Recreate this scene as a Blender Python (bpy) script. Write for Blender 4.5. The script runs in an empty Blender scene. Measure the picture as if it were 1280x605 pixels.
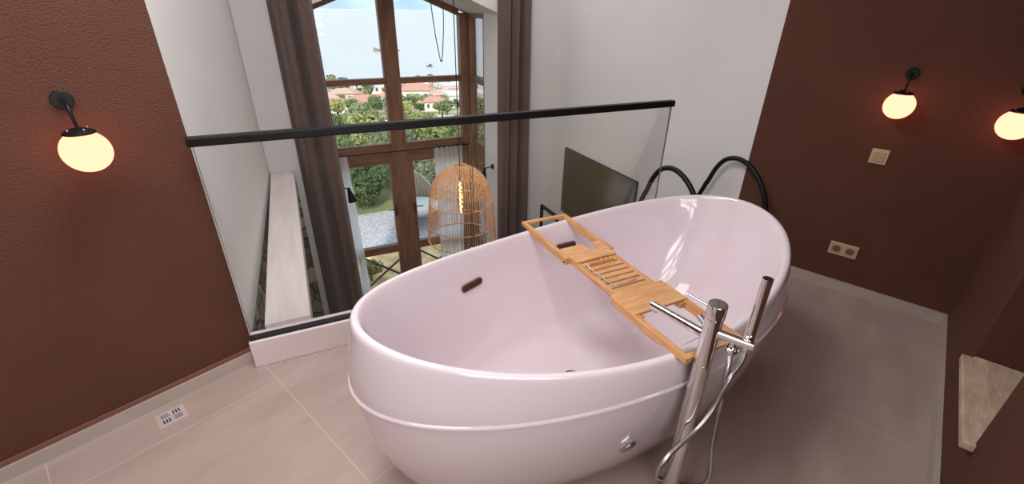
import bpy, bmesh, math, random
from mathutils import Vector, Matrix, Euler
random.seed(7)
S = bpy.context.scene
COL = S.collection
PI = math.pi
TH = 1.13167508 - 0.72154365            # the tiled room is turned this much against the window wall
CT, ST = math.cos(TH), math.sin(TH)
def W(n, m, z=0.0):                     # tiled-room axes -> world
    return Vector((n*CT - m*ST, n*ST + m*CT, z))

# ------------------------------------------------------------------ materials
def lin(c):
    return tuple((x/12.92 if x <= .04045 else ((x+.055)/1.055)**2.4) for x in [v/255 for v in c]) + (1,)
class Mat:
    def __init__(s, name):
        s.m = bpy.data.materials.new(name); s.m.use_nodes = True
        s.nt = s.m.node_tree; s.nt.nodes.clear()
        s.out = s.N('ShaderNodeOutputMaterial')
    def N(s, t, **kw):
        n = s.nt.nodes.new(t)
        for k, v in kw.items():
            if k in n.inputs: n.inputs[k].default_value = v
            else: setattr(n, k, v)
        return n
    def L(s, a, b): s.nt.links.new(a, b)
def pbr(name, col, rough=.5, metal=0, coat=0, spec=.5, var=0, vscale=8, col2=None, bump=0, bscale=60, stretch=None, detail=4, alpha=1, sheen=0):
    M = Mat(name)
    b = M.N('ShaderNodeBsdfPrincipled'); b.inputs['Roughness'].default_value = rough
    b.inputs['Metallic'].default_value = metal; b.inputs['Coat Weight'].default_value = coat
    b.inputs['Specular IOR Level'].default_value = spec; b.inputs['Base Color'].default_value = col
    b.inputs['Coat Roughness'].default_value = .03
    if sheen: b.inputs['Sheen Weight'].default_value = sheen
    M.L(b.outputs[0], M.out.inputs[0])
    if var or bump or col2:
        tc = M.N('ShaderNodeTexCoord'); mp = M.N('ShaderNodeMapping')
        if stretch: mp.inputs['Scale'].default_value = stretch
        M.L(tc.outputs['Object'], mp.inputs[0])
    if var or col2:
        nz = M.N('ShaderNodeTexNoise', Scale=vscale, Detail=detail); M.L(mp.outputs[0], nz.inputs[0])
        mx = M.N('ShaderNodeMix', data_type='RGBA')
        c2 = col2 or tuple(x*(1-var) for x in col[:3])+(1,)
        mx.inputs[6].default_value = col; mx.inputs[7].default_value = c2
        rp = M.N('ShaderNodeMapRange'); rp.inputs[1].default_value = .35; rp.inputs[2].default_value = .65
        M.L(nz.outputs[0], rp.inputs[0]); M.L(rp.outputs[0], mx.inputs[0]); M.L(mx.outputs[2], b.inputs['Base Color'])
    if bump:
        n2 = M.N('ShaderNodeTexNoise', Scale=bscale, Detail=5); M.L(mp.outputs[0], n2.inputs[0])
        bp = M.N('ShaderNodeBump', Strength=bump, Distance=.01); M.L(n2.outputs[0], bp.inputs['Height']); M.L(bp.outputs[0], b.inputs['Normal'])
    return M.m
def emis(name, col, strength):
    M = Mat(name); e = M.N('ShaderNodeEmission', Color=col, Strength=strength); M.L(e.outputs[0], M.out.inputs[0]); return M.m
def glass(name, tint=(.96, .98, .97, 1), ior=1.45, gain=1.0, haze=0.0):
    M = Mat(name)
    t = M.N('ShaderNodeBsdfTransparent', Color=tint); g = M.N('ShaderNodeBsdfGlossy', Roughness=.0)
    f = M.N('ShaderNodeFresnel', IOR=ior); mx = M.N('ShaderNodeMixShader')
    mul = M.N('ShaderNodeMath', operation='MULTIPLY'); mul.inputs[1].default_value = gain
    M.L(f.outputs[0], mul.inputs[0]); M.L(mul.outputs[0], mx.inputs[0]); M.L(t.outputs[0], mx.inputs[1]); M.L(g.outputs[0], mx.inputs[2])
    M.L(mx.outputs[0], M.out.inputs[0]); return M.m
def tile_mat():
    M = Mat('floor tile')
    b = M.N('ShaderNodeBsdfPrincipled', Roughness=.42); M.L(b.outputs[0], M.out.inputs[0])
    tc = M.N('ShaderNodeTexCoord'); sp = M.N('ShaderNodeSeparateXYZ'); M.L(tc.outputs['Object'], sp.inputs[0])
    ds = []
    for ax, off in ((0, .302), (1, .442)):
        a = M.N('ShaderNodeMath', operation='ADD'); a.inputs[1].default_value = off+.7535*10
        M.L(sp.outputs[ax], a.inputs[0])
        d = M.N('ShaderNodeMath', operation='DIVIDE'); d.inputs[1].default_value = .7535 if ax == 0 else .7435
        if ax == 1: a.inputs[1].default_value = .442+.7435*10
        M.L(a.outputs[0], d.inputs[0])
        p = M.N('ShaderNodeMath', operation='PINGPONG'); p.inputs[1].default_value = .5
        M.L(d.outputs[0], p.inputs[0]); ds.append(p.outputs[0])
    mn = M.N('ShaderNodeMath', operation='MINIMUM'); M.L(ds[0], mn.inputs[0]); M.L(ds[1], mn.inputs[1])
    ls = M.N('ShaderNodeMath', operation='LESS_THAN'); ls.inputs[1].default_value = .0028; M.L(mn.outputs[0], ls.inputs[0])
    nz = M.N('ShaderNodeTexNoise', Scale=2.2, Detail=7); M.L(tc.outputs['Object'], nz.inputs[0])
    mp = M.N('ShaderNodeMapping'); mp.inputs['Scale'].default_value = (1, 3.2, 1); M.L(tc.outputs['Object'], mp.inputs[0]); M.L(mp.outputs[0], nz.inputs[0])
    rp = M.N('ShaderNodeMapRange'); rp.inputs[1].default_value = .3; rp.inputs[2].default_value = .7; M.L(nz.outputs[0], rp.inputs[0])
    m1 = M.N('ShaderNodeMix', data_type='RGBA'); m1.inputs[6].default_value = lin((180, 161, 153)); m1.inputs[7].default_value = lin((164, 145, 136))
    M.L(rp.outputs[0], m1.inputs[0])
    m2 = M.N('ShaderNodeMix', data_type='RGBA'); m2.inputs[7].default_value = lin((194, 174, 160)); M.L(ls.outputs[0], m2.inputs[0]); M.L(m1.outputs[2], m2.inputs[6])
    M.L(m2.outputs[2], b.inputs['Base Color'])
    bp = M.N('ShaderNodeBump', Strength=.3, Distance=.002, invert=True); M.L(ls.outputs[0], bp.inputs['Height']); M.L(bp.outputs[0], b.inputs['Normal'])
    return M.m
def wood_mat(name, c1, c2, scale=(1, 14, 14), rough=.5, ns=5, spec=.4):
    M = Mat(name)
    b = M.N('ShaderNodeBsdfPrincipled', Roughness=rough); b.inputs['Specular IOR Level'].default_value = spec; M.L(b.outputs[0], M.out.inputs[0])
    tc = M.N('ShaderNodeTexCoord'); mp = M.N('ShaderNodeMapping'); mp.inputs['Scale'].default_value = scale; M.L(tc.outputs['Object'], mp.inputs[0])
    nz = M.N('ShaderNodeTexNoise', Scale=ns, Detail=6, Distortion=.6); M.L(mp.outputs[0], nz.inputs[0])
    rp = M.N('ShaderNodeMapRange'); rp.inputs[1].default_value = .32; rp.inputs[2].default_value = .68; M.L(nz.outputs[0], rp.inputs[0])
    mx = M.N('ShaderNodeMix', data_type='RGBA'); mx.inputs[6].default_value = c1; mx.inputs[7].default_value = c2
    M.L(rp.outputs[0], mx.inputs[0]); M.L(mx.outputs[2], b.inputs['Base Color'])
    bp = M.N('ShaderNodeBump', Strength=.12, Distance=.003); M.L(nz.outputs[0], bp.inputs['Height']); M.L(bp.outputs[0], b.inputs['Normal'])
    return M.m
def sheer_mat():
    M = Mat('sheer voile')
    d = M.N('ShaderNodeBsdfDiffuse', Color=(.97, .97, .98, 1)); t = M.N('ShaderNodeBsdfTranslucent', Color=(.97, .97, .98, 1)); tr = M.N('ShaderNodeBsdfTransparent')
    m1 = M.N('ShaderNodeMixShader'); m1.inputs[0].default_value = .68; m2 = M.N('ShaderNodeMixShader'); m2.inputs[0].default_value = .16
    M.L(d.outputs[0], m1.inputs[1]); M.L(t.outputs[0], m1.inputs[2]); M.L(m1.outputs[0], m2.inputs[1]); M.L(tr.outputs[0], m2.inputs[2]); M.L(m2.outputs[0], M.out.inputs[0])
    return M.m
def leaf_mat(name, c1, c2):
    M = Mat(name)
    d = M.N('ShaderNodeBsdfDiffuse'); t = M.N('ShaderNodeBsdfTranslucent'); mx = M.N('ShaderNodeMixShader'); mx.inputs[0].default_value = .25
    oi = M.N('ShaderNodeObjectInfo'); tc = M.N('ShaderNodeTexCoord'); nz = M.N('ShaderNodeTexNoise', Scale=1.1, Detail=3); M.L(tc.outputs['Object'], nz.inputs[0])
    ad = M.N('ShaderNodeMath', operation='ADD'); M.L(oi.outputs['Random'], ad.inputs[0]); M.L(nz.outputs[0], ad.inputs[1])
    rp = M.N('ShaderNodeMapRange'); rp.inputs[1].default_value = .45; rp.inputs[2].default_value = 1.5; M.L(ad.outputs[0], rp.inputs[0])
    c = M.N('ShaderNodeMix', data_type='RGBA'); c.inputs[6].default_value = c1; c.inputs[7].default_value = c2; M.L(rp.outputs[0], c.inputs[0])
    M.L(c.outputs[2], d.inputs[0]); M.L(c.outputs[2], t.inputs[0]); M.L(d.outputs[0], mx.inputs[1]); M.L(t.outputs[0], mx.inputs[2]); M.L(mx.outputs[0], M.out.inputs[0])
    return M.m
def ground_mat():
    M = Mat('slope ground')
    b = M.N('ShaderNodeBsdfDiffuse'); M.L(b.outputs[0], M.out.inputs[0])
    tc = M.N('ShaderNodeTexCoord'); nz = M.N('ShaderNodeTexNoise', Scale=.07, Detail=8); M.L(tc.outputs['Object'], nz.inputs[0])
    r = M.N('ShaderNodeValToRGB'); e = r.color_ramp.elements
    e[0].position = .38; e[0].color = lin((120, 128, 88)); e[1].position = .62; e[1].color = lin((205, 192, 168))
    x = r.color_ramp.elements.new(.5); x.color = lin((170, 160, 120)); M.L(nz.outputs[0], r.inputs[0]); M.L(r.outputs[0], b.inputs[0])
    return M.m
def stone_mat():
    M = Mat('rubble stone')
    b = M.N('ShaderNodeBsdfPrincipled', Roughness=.9); M.L(b.outputs[0], M.out.inputs[0])
    tc = M.N('ShaderNodeTexCoord'); v = M.N('ShaderNodeTexVoronoi', Scale=7); M.L(tc.outputs['Object'], v.inputs[0])
    r = M.N('ShaderNodeValToRGB'); e = r.color_ramp.elements
    e[0].color = lin((120, 105, 85)); e[1].color = lin((190, 180, 160)); sp = M.N('ShaderNodeSeparateXYZ'); M.L(v.outputs['Color'], sp.inputs[0]); M.L(sp.outputs[0], r.inputs[0])
    x = r.color_ramp.elements.new(.5); x.color = lin((140, 140, 125))
    v2 = M.N('ShaderNodeTexVoronoi', feature='DISTANCE_TO_EDGE', Scale=7); M.L(tc.outputs['Object'], v2.inputs[0])
    mr = M.N('ShaderNodeMapRange'); mr.inputs[2].default_value = .09; M.L(v2.outputs[0], mr.inputs[0])
    mx = M.N('ShaderNodeMix', data_type='RGBA'); mx.inputs[6].default_value = lin((95, 85, 72)); M.L(mr.outputs[0], mx.inputs[0]); M.L(r.outputs[0], mx.inputs[7]); M.L(mx.outputs[2], b.inputs['Base Color'])
    bp = M.N('ShaderNodeBump', Strength=.8, Distance=.03); M.L(mr.outputs[0], bp.inputs['Height']); M.L(bp.outputs[0], b.inputs['Normal'])
    return M.m

BROWN = pbr('brown plaster', lin((99, 63, 50)), .75, var=.12, vscale=3, bump=.55, bscale=175, spec=.25)
BROWN_EDGE = pbr('plaster foot', lin((128, 84, 74)), .8, var=.1)
WHITE = pbr('white wall paint', lin((228, 226, 224)), .8, var=.03, vscale=3, bump=.06, bscale=140, spec=.25)
CEILM = pbr('ceiling paint', lin((228, 220, 215)), .9, var=.02)
TILE = tile_mat()
BASEM = pbr('baseboard tile', lin((186, 175, 165)), .45, var=.1, vscale=5)
CURBM = pbr('curb paint', lin((232, 220, 220)), .5, var=.03)
CERAMIC = pbr('ceramic', lin((224, 211, 216)), .08, coat=.5, spec=.5, var=.012, vscale=2)
CHROME = pbr('chrome', (.78, .78, .79, 1), .06, metal=1, var=.02)
STEEL = pbr('brushed steel', (.72, .72, .73, 1), .3, metal=1, var=.05, vscale=30)
HOSE = pbr('hose metal', (.5, .49, .48, 1), .32, metal=1, var=.05)
GRATE = pbr('satin grate', lin((205, 197, 198)), .35, metal=.25, var=.04)
BRONZE = pbr('bronze trim', lin((150, 110, 85)), .25, metal=1, var=.1)
DARK = pbr('dark slot', lin((52, 34, 28)), .5, var=.1)
IRON = pbr('weathered iron', lin((84, 74, 64)), .7, var=.2, vscale=12)
BLACK = pbr('black metal', lin((15, 15, 16)), .42, spec=.3, var=.1, vscale=20)
BLACKPL = pbr('black rubber', lin((18, 18, 20)), .6, var=.1)
BAMBOO = wood_mat('bamboo', lin((216, 166, 114)), lin((188, 130, 80)), (18, 2, 18), .38, 5)
BAMBOOX = wood_mat('bamboo across', lin((220, 172, 122)), lin((194, 138, 88)), (2, 18, 18), .38, 5)
FRAMEW = wood_mat('window wood', lin((146, 107, 82)), lin((112, 79, 60)), (10, 10, 1), .5, 4)
FRAMEWX = wood_mat('window wood across', lin((145, 105, 80)), lin((111, 78, 59)), (1, 10, 10), .5, 4)
RATTAN = wood_mat('rattan', lin((232, 194, 152)), lin((204, 154, 106)), (6, 6, 20), .55, 8)
CURTAIN = pbr('brown drape', lin((106, 88, 82)), .85, var=.1, vscale=30, sheen=.2, spec=.15)
SHEER = sheer_mat()
GLASS = glass('rail glass', (.988, .99, .988, 1), 1.45, .26)
PANE = glass('window pane', (.97, .98, .98, 1), 1.35, .6)
GEDGE = pbr('glass edge', lin((120, 118, 108)), .25, var=.2)
TVM = pbr('screen', lin((100, 90, 72)), .12, spec=.6, var=.03)
PLASTIC = pbr('cream plastic', lin((205, 180, 150)), .4, var=.03)
PLASTIC2 = pbr('beige plastic', lin((190, 162, 130)), .4, var=.03)
BEAMW = wood_mat('white painted timber', lin((226, 216, 214)), lin((214, 203, 200)), (8, 1, 8), .6, 3)
MARBLE = pbr('cream marble', lin((214, 192, 170)), .5, col2=lin((186, 160, 136)), vscale=9, stretch=(1, 3, 1), bump=.4, bscale=30, detail=8)
STONE = stone_mat()
LOWFLOOR = wood_mat('lower floor boards', lin((150, 120, 95)), lin((125, 98, 76)), (1, 12, 1), .5, 3)
GLOBE = emis('opal globe lit', (1, .30, .18, 1), 3.2)
FILAMENT = emis('filament', (1, .45, .12, 1), 14)
BULBG = glass('bulb glass', (1, .93, .82, 1), 1.35, .8)
GRAVEL = pbr('pale gravel', lin((205, 200, 198)), .95, col2=lin((150, 148, 146)), vscale=24, bump=.6, bscale=40)
DRY = pbr('dry grass soil', lin((240, 204, 146)), .95, col2=lin((190, 156, 104)), vscale=5, detail=8, bump=.5, bscale=20)
LEAFA = leaf_mat('leaf green', lin((92, 112, 74)), lin((158, 166, 118)))
LEAFB = leaf_mat('leaf olive', lin((112, 122, 100)), lin((172, 176, 146)))
LEAFC = leaf_mat('leaf yellowgreen', lin((134, 144, 88)), lin((186, 186, 128)))
BARK = pbr('bark', lin((96, 80, 66)), .9, var=.3)
HOUSEW = pbr('house white', lin((232, 226, 218)), .8, var=.05, vscale=1)
HOUSEP = pbr('house cream', lin((226, 206, 186)), .8, var=.05, vscale=1)
ROOFR = pbr('terracotta', lin((206, 150, 128)), .8, var=.2, vscale=1.5)
ROOFP = pbr('pale terracotta', lin((212, 168, 148)), .8, var=.15, vscale=1.5)
WINDARK = pbr('house window', lin((92, 96, 100)), .2, var=.1)
GROUND = ground_mat()
SEA = pbr('sea water', lin((186, 188, 182)), .35, bump=.25, bscale=.05, var=.08, vscale=.004)
HILLM = pbr('far hills', lin((150, 172, 190)), .9, col2=lin((178, 192, 202)), vscale=.0006)  # blue distance haze is mixed into the hill colours
BOATH = pbr('boat hull', lin((176, 158, 140)), .6, var=.1)
BOATB = pbr('boat blue', lin((86, 112, 124)), .5, var=.1)

# ------------------------------------------------------------------ mesh building
class MB:
    def __init__(s): s.v = []; s.f = []; s.sm = []; s.mi = []
    def add(s, vs, fs, smooth=False, mi=0):
        o = len(s.v); s.v += [tuple(v) for v in vs]
        for f in fs: s.f.append([i+o for i in f]); s.sm.append(smooth); s.mi.append(mi)
    def box(s, x0, x1, y0, y1, z0, z1, M=None, mi=0):
        vs = [Vector((x, y, z)) for z in (z0, z1) for y in (y0, y1) for x in (x0, x1)]
        if M: vs = [M @ v for v in vs]
        s.add(vs, [(0, 2, 3, 1), (4, 5, 7, 6), (0, 1, 5, 4), (2, 6, 7, 3), (0, 4, 6, 2), (1, 3, 7, 5)], mi=mi)
        return s
    def prism(s, poly, axis, a, b):      # poly of 2-D points extruded along axis from a to b
        def P(p, t):
            return {'x': (t, p[0], p[1]), 'y': (p[0], t, p[1]), 'z': (p[0], p[1], t)}[axis]
        n = len(poly); vs = [P(p, a) for p in poly]+[P(p, b) for p in poly]
        s.add(vs, [list(range(n))[::-1], list(range(n, 2*n))]+[(i, (i+1) % n, n+(i+1) % n, n+i) for i in range(n)]); return s
    def tube(s, pts, r, n=12, cap=True, closed=False, smooth=True):
        pts = [Vector(p) for p in pts]; k = len(pts); R = r if callable(r) else (lambda i: r)
        ref = None; base = len(s.v); rings = []
        for i, p in enumerate(pts):
            if closed: t = pts[(i+1) % k]-pts[i-1]
            else: t = pts[min(i+1, k-1)]-pts[max(i-1, 0)]
            t.normalize()
            if ref is None:
                ref = t.orthogonal().normalized()
            ref = (ref-t*ref.dot(t)).normalized(); b = t.cross(ref)
            rings.append([p+(ref*math.cos(2*PI*j/n)+b*math.sin(2*PI*j/n))*R(i) for j in range(n)])
        vs = [v for g in rings for v in g]; fs = []
        for i in range(k if closed else k-1):
            a, c = i*n, ((i+1) % k)*n
            for j in range(n): fs.append((a+j, a+(j+1) % n, c+(j+1) % n, c+j))
        s.add(vs, fs, smooth)
        if cap and not closed:
            o = base; s.f += [[o+j for j in range(n)][::-1], [o+(k-1)*n+j for j in range(n)]]; s.sm += [False, False]; s.mi += [0, 0]
        return s
    def lathe(s, prof, M=None, n=32, cap=True, smooth=True):   # prof of (r, z)
        vs = []; k = len(prof)
        for r, z in prof:
            for j in range(n): vs.append(Vector((r*math.cos(2*PI*j/n), r*math.sin(2*PI*j/n), z)))
        if M: vs = [M @ v for v in vs]
        fs = [(i*n+j, i*n+(j+1) % n, (i+1)*n+(j+1) % n, (i+1)*n+j) for i in range(k-1) for j in range(n)]
        s.add(vs, fs, smooth)
        if cap:
            o = len(s.v)-k*n
            s.f += [[o+j for j in range(n)][::-1], [o+(k-1)*n+j for j in range(n)]]; s.sm += [False, False]; s.mi += [0, 0]
        return s
    def loft(s, rings, cap0=False, cap1=False, smooth=True):
        n = len(rings[0]); vs = [v for g in rings for v in g]; o = len(s.v)
        fs = [(i*n+j, i*n+(j+1) % n, (i+1)*n+(j+1) % n, (i+1)*n+j) for i in range(len(rings)-1) for j in range(n)]
        s.add(vs, fs, smooth)
        if cap0: s.f.append([o+j for j in range(n)][::-1]); s.sm.append(smooth); s.mi.append(0)
        if cap1: s.f.append([o+(len(rings)-1)*n+j for j in range(n)]); s.sm.append(smooth); s.mi.append(0)
        return s
    def build(s, name, mat, parent=None, loc=(0, 0, 0), rz=0, bevel=0, seg=2):
        me = bpy.data.meshes.new(name); me.from_pydata(s.v, [], s.f)
        bm = bmesh.new(); bm.from_mesh(me); bmesh.ops.recalc_face_normals(bm, faces=bm.faces)
        for e in bm.edges:
            if len(e.link_faces) == 2 and e.calc_face_angle(0) > .62: e.smooth = False
        bm.to_mesh(me); bm.free()
        for i, p in enumerate(me.polygons): p.use_smooth = s.sm[i]; p.material_index = s.mi[i]
        for m in (mat if isinstance(mat, (list, tuple)) else [mat]): me.materials.append(m)
        o = bpy.data.objects.new(name, me); COL.objects.link(o)
        o.location = loc; o.rotation_euler = (0, 0, rz)
        if parent: o.parent = parent
        if bevel:
            b = o.modifiers.new('Bevel', 'BEVEL'); b.width = bevel; b.segments = seg; b.limit_method = 'ANGLE'; b.angle_limit = math.radians(40)
        return o
def box(*a, **k): return MB().box(*a, **k)
def tag(o, label, cat, group=None, kind=None):
    o['label'] = label; o['category'] = cat
    if group: o['group'] = group
    if kind: o['kind'] = kind
    return o
def thing(name, label, cat, loc=(0, 0, 0), rz=0, group=None):
    o = bpy.data.objects.new(name, None); COL.objects.link(o); o.location = loc; o.rotation_euler = (0, 0, rz)
    o.empty_display_size = .1
    return tag(o, label, cat, group)
def struct(o, label=None, cat=None):
    o['kind'] = 'structure'
    if label: o['label'] = label; o['category'] = cat
    return o
def copy_tree(o, parent=None):
    c = o.copy(); COL.objects.link(c); c.parent = parent
    for ch in list(o.children): copy_tree(ch, c)
    return c
def smooth_path(pts, per=12):            # Catmull-Rom through the points
    P = [Vector(p) for p in pts]; P = [2*P[0]-P[1]]+P+[2*P[-1]-P[-2]]; out = []
    for i in range(1, len(P)-2):
        a, b, c, d = P[i-1:i+3]
        for k in range(per):
            t = k/per
            out.append(.5*((2*b)+(c-a)*t+(2*a-5*b+4*c-d)*t*t+(3*b-a-3*c+d)*t**3))
    out.append(P[-2]); return out
def along(a, b):                         # matrix taking +Z from a to b
    a = Vector(a); d = Vector(b)-a
    return Matrix.Translation(a) @ d.to_track_quat('Z', 'Y').to_matrix().to_4x4(), d.length

# ------------------------------------------------------------------ the shell of the place
CEIL = 2.75; LOW = -2.4; YW = 4.46; YB = 5.40; NL = -1.9
RW = -.45; LW = 2.006; DW = 3.097
def nm(poly): return [tuple(W(*p).xy) for p in poly]
# mezzanine slab in its own (tile) axes
cL = (.445, LW); cR = (3.105, .735)
def inv(x, y): return (x*CT+y*ST, -x*ST+y*CT)
edge = [inv(2.56, 2.03), inv(-.39, 2.03)]
fl = MB().prism([(NL, RW), (DW, RW), cR, edge[0], edge[1], cL, (NL, LW)], 'z', -.25, 0).build('floor', TILE, rz=TH)
struct(fl, 'beige stone-look tiles on the bath platform', 'floor')
struct(MB().box(NL-.2, cL[0], LW, LW+.16, LOW, CEIL).build('wall_left', BROWN, rz=TH), 'dark brown plaster wall left of the glass balustrade', 'wall')
struct(MB().box(DW, DW+.16, RW-.6, .73, LOW, CEIL).build('wall_back', BROWN, rz=TH), 'dark brown plaster wall behind the right end of the bathtub', 'wall')
w = MB(); nA, nB, nz0, nz1 = 1.70, 2.235, .30, 1.75
w.box(NL-.2, nA, RW-.6, RW, LOW, CEIL).box(nB, DW, RW-.6, RW, LOW, CEIL).box(nA, nB, RW-.6, RW, LOW, nz0).box(nA, nB, RW-.6, RW, nz1, CEIL).box(nA, nB, RW-.6, RW-.5, nz0, nz1)
struct(w.build('wall_right', BROWN, rz=TH), 'brown plaster wall at the right edge with a recessed niche', 'wall')
struct(box(NL-.2, NL, RW-.6, LW+.16, LOW, CEIL).build('wall_rear', WHITE, rz=TH))
struct(MB().prism([(-.392, 2.021), (-.55, 2.09), (-.50, YW+.1), (-.337, YW+.1)], 'z', .10, CEIL).build('wall_west', WHITE), 'white wall left of the window beyond the balustrade', 'wall')
struct(MB().prism([(-.40, 2.03), (-.62, 2.03), (-.55, YW+.1), (-.345, YW+.1)], 'z', LOW, .10).build('wall_west_lower', STONE), 'rubble stone base of the left white wall', 'wall')
struct(box(2.56, 2.72, 1.90, YW+.15, LOW, CEIL).build('wall_east', WHITE), 'white wall with the dark screen on it', 'wall')
struct(box(-.5, 2.56, 1.75, 1.93, LOW, -.25).build('wall_under_platform', WHITE))
BX0, BX1, ZS, ZA, XM = .126, 1.92, 1.47, 1.815, 1.023
w = MB().prism([(-.337, LOW), (BX0, LOW), (BX0, CEIL), (-.337, CEIL)], 'y', YW, YW+.12)
w.prism([(BX1, LOW), (2.56, LOW), (2.56, CEIL), (BX1, CEIL)], 'y', YW, YW+.12)
w.prism([(BX0, ZS), (XM, ZA), (BX1, ZS), (BX1, CEIL), (BX0, CEIL)], 'y', YW, YW+.12)
struct(w.build('wall_north', WHITE), 'white wall around the gabled window bay', 'wall')
w = MB().prism([(BX0-.15, ZS-.06), (BX0, ZS), (XM, ZA), (BX1, ZS), (BX1+.15, ZS-.06), (BX1+.15, ZS+.1), (XM, ZA+.16), (BX0-.15, ZS+.1)], 'y', YW+.12, YB+.14)
struct(w.build('ceiling_bay', CEILM))
struct(box(BX1, BX1+.12, YW+.12, 4.88, LOW, ZS).build('wall_bay_right', WHITE), 'white reveal between right curtain and window', 'wall')
struct(box(BX0-.12, BX0, YW+.12, 4.88, LOW, ZS).build('wall_bay_left', WHITE))
struct(MB().prism([tuple(W(NL-.2, RW-.6).xy), tuple(W(DW+.2, RW-.6).xy), (2.9, 1.9), (2.9, YW+.12), (-.7, YW+.12), (-.7, 1.9), tuple(W(NL-.2, LW+.16).xy)], 'z', CEIL, CEIL+.12).build('ceiling', CEILM))
struct(box(-.7, 2.9, 1.6, YB+.12, LOW-.1, LOW).build('floor_lower', LOWFLOOR))
# stone patch under the timber ledge, at the end wall
struct(MB().box(-.345, -.135, 4.40, YW, LOW, .06).build('wall_stone_end', STONE), 'rubble stone beside the end of the ledge', 'wall')
# baseboards, wall foot, curb
bl = MB().box(NL, cL[0]-.008, LW-.016, LW, 0, .058).build('baseboard_left', BASEM, rz=TH); struct(bl, 'grey tile baseboard under the left brown wall', 'baseboard')
struct(box(NL, cL[0]-.004, LW-.009, LW+.002, .058, .076).build('trim_1', BROWN_EDGE, rz=TH), 'reddish plaster foot along the left wall', 'trim')
struct(box(DW-.018, DW, RW, .73, 0, .062).build('baseboard_back', BASEM, rz=TH), 'grey tile baseboard under the far brown wall', 'baseboard')
struct(box(NL, DW-.018, RW, RW+.018, 0, .062).build('baseboard_right', BASEM, rz=TH), 'grey tile baseboard under the right wall', 'baseboard')
struct(box(-.392, 1.91, 1.945, 2.035, 0, .142).build('trim_2', CURBM, bevel=.004), 'white curb carrying the glass balustrade', 'curb')
# timber ledge along the left white wall
lg = MB().prism([(-.325, 2.035), (-.123, 2.035), (-.138, 4.455), (-.326, 4.455)], 'z', .04, .165).build('timber_ledge', BEAMW, bevel=.004)
tag(lg, 'white painted timber ledge running along the left white wall to the window end', 'ledge')
# marble sill of the niche
sl = MB(); so = [(nA-.03, RW+.001), (nA-.03, RW+.036), (nB-.015, RW+.036), (nB-.015, RW-.001), (nB, RW-.001), (nB, RW-.5), (nA, RW-.5), (nA, RW+.001)]
sl.prism(so, 'z', nz0, nz0+.028)
tag(sl.build('marble_sill', MARBLE, rz=TH, bevel=.004), 'rough cream marble sill in the niche of the right brown wall', 'sill')

# ------------------------------------------------------------------ bathtub
TC = Vector((.936, 1.201, 0)); TA = .127; NT = 128
def ring(a, b, z, k2=0, q=.11, k1=0, dz=None):
    out = []
    for j in range(NT):
        t = 2*PI*j/NT; c = math.cos(t); u = a*c; v = b*math.sin(t)*(1+q*c)
        out.append(TC+Vector((u*math.cos(TA)-v*math.sin(TA), u*math.sin(TA)+v*math.cos(TA), z+k1*c+k2*c*c)))
    return out
bath = thing('freestanding_bathtub', 'large white oval freestanding bathtub in the middle of the platform', 'bathtub', TC)
def loc(rs): return [[v-TC for v in r] for r in rs]
K = .119
def swell(h): return 1-(1-h**.75)**1.6
outer = [ring(.74, .325, .012), ring(.772, .345, .0)]
for i in range(0, 19):
    h = i/18; e = swell(h)
    outer.append(ring(.78+(.940-.78)*e, .35+(.491-.35)*e, .492*h, q=.11))
up = [(.948, .496, .503, .02), (.947, .4955, .52, .1), (.938, .491, .55, .45), (.926, .484, .577, .8), (.918, .478, .594, 1), (.912, .472, .6005, 1), (.904, .465, .602, 1), (.895, .456, .600, 1), (.889, .450, .594, .98)]
for a, b, z, k in up: outer.append(ring(a, b, z, K*k))
inner = [(.876, .440, .555, .93), (.855, .425, .49, .8), (.826, .407, .42, .62), (.785, .383, .345, .44), (.735, .352, .27, .28), (.68, .318, .21, .16), (.615, .278, .17, .08), (.53, .235, .147, .04), (.40, .18, .136, .01), (.22, .10, .131, 0), (.06, .03, .129, 0)]
for a, b, z, k in inner: outer.append(ring(a, b, z, K*k))
tb = MB().loft(loc(outer), True, True).build('shell', CERAMIC, bath)
sub = tb.modifiers.new('Subsurf', 'SUBSURF'); sub.levels = 1; sub.render_levels = 1
r0 = ring(.946, .4955, .497, q=.108)
MB().tube([v-TC for v in r0], .0072, 10, closed=True).build('seam_bead', CERAMIC, bath)
def surf_frame(P, nrm):
    return Matrix.Translation(P) @ Vector(nrm).to_track_quat('Z', 'Y').to_matrix().to_4x4()
def pill(L, r, n=12):
    out = []
    for s in (1, -1):
        for k in range(n+1):
            a = -PI/2+PI*k/n if s == 1 else PI/2+PI*k/n
            out.append((s*L/2+r*math.cos(a), r*math.sin(a)))
    return out
def slot(P, nrm, xdir, L, r):
    z = Vector(nrm).normalized(); x = (Vector(xdir)-z*Vector(xdir).dot(z)).normalized(); y = z.cross(x)
    M = Matrix(((x.x, y.x, z.x, P[0]), (x.y, y.y, z.y, P[1]), (x.z, y.z, z.z, P[2]), (0, 0, 0, 1)))
    o_, i_ = pill(L, r), pill(L, r*.66); m = MB(); n = len(o_)
    def lift(ps, h): return [M @ Vector((p[0], p[1], h)) - TC for p in ps]
    m.loft([lift(o_, -.006), lift(o_, .004), lift(i_, .004), lift(i_, .001)], smooth=False)
    fr = m.build('overflow_trim', BRONZE, bath); fr['label'] = 'bronze rimmed overflow slot'
    d = MB(); a = lift(i_, .0018); d.add(a, [list(range(len(a)))]); d.build('slot_opening', DARK, fr)
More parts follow.
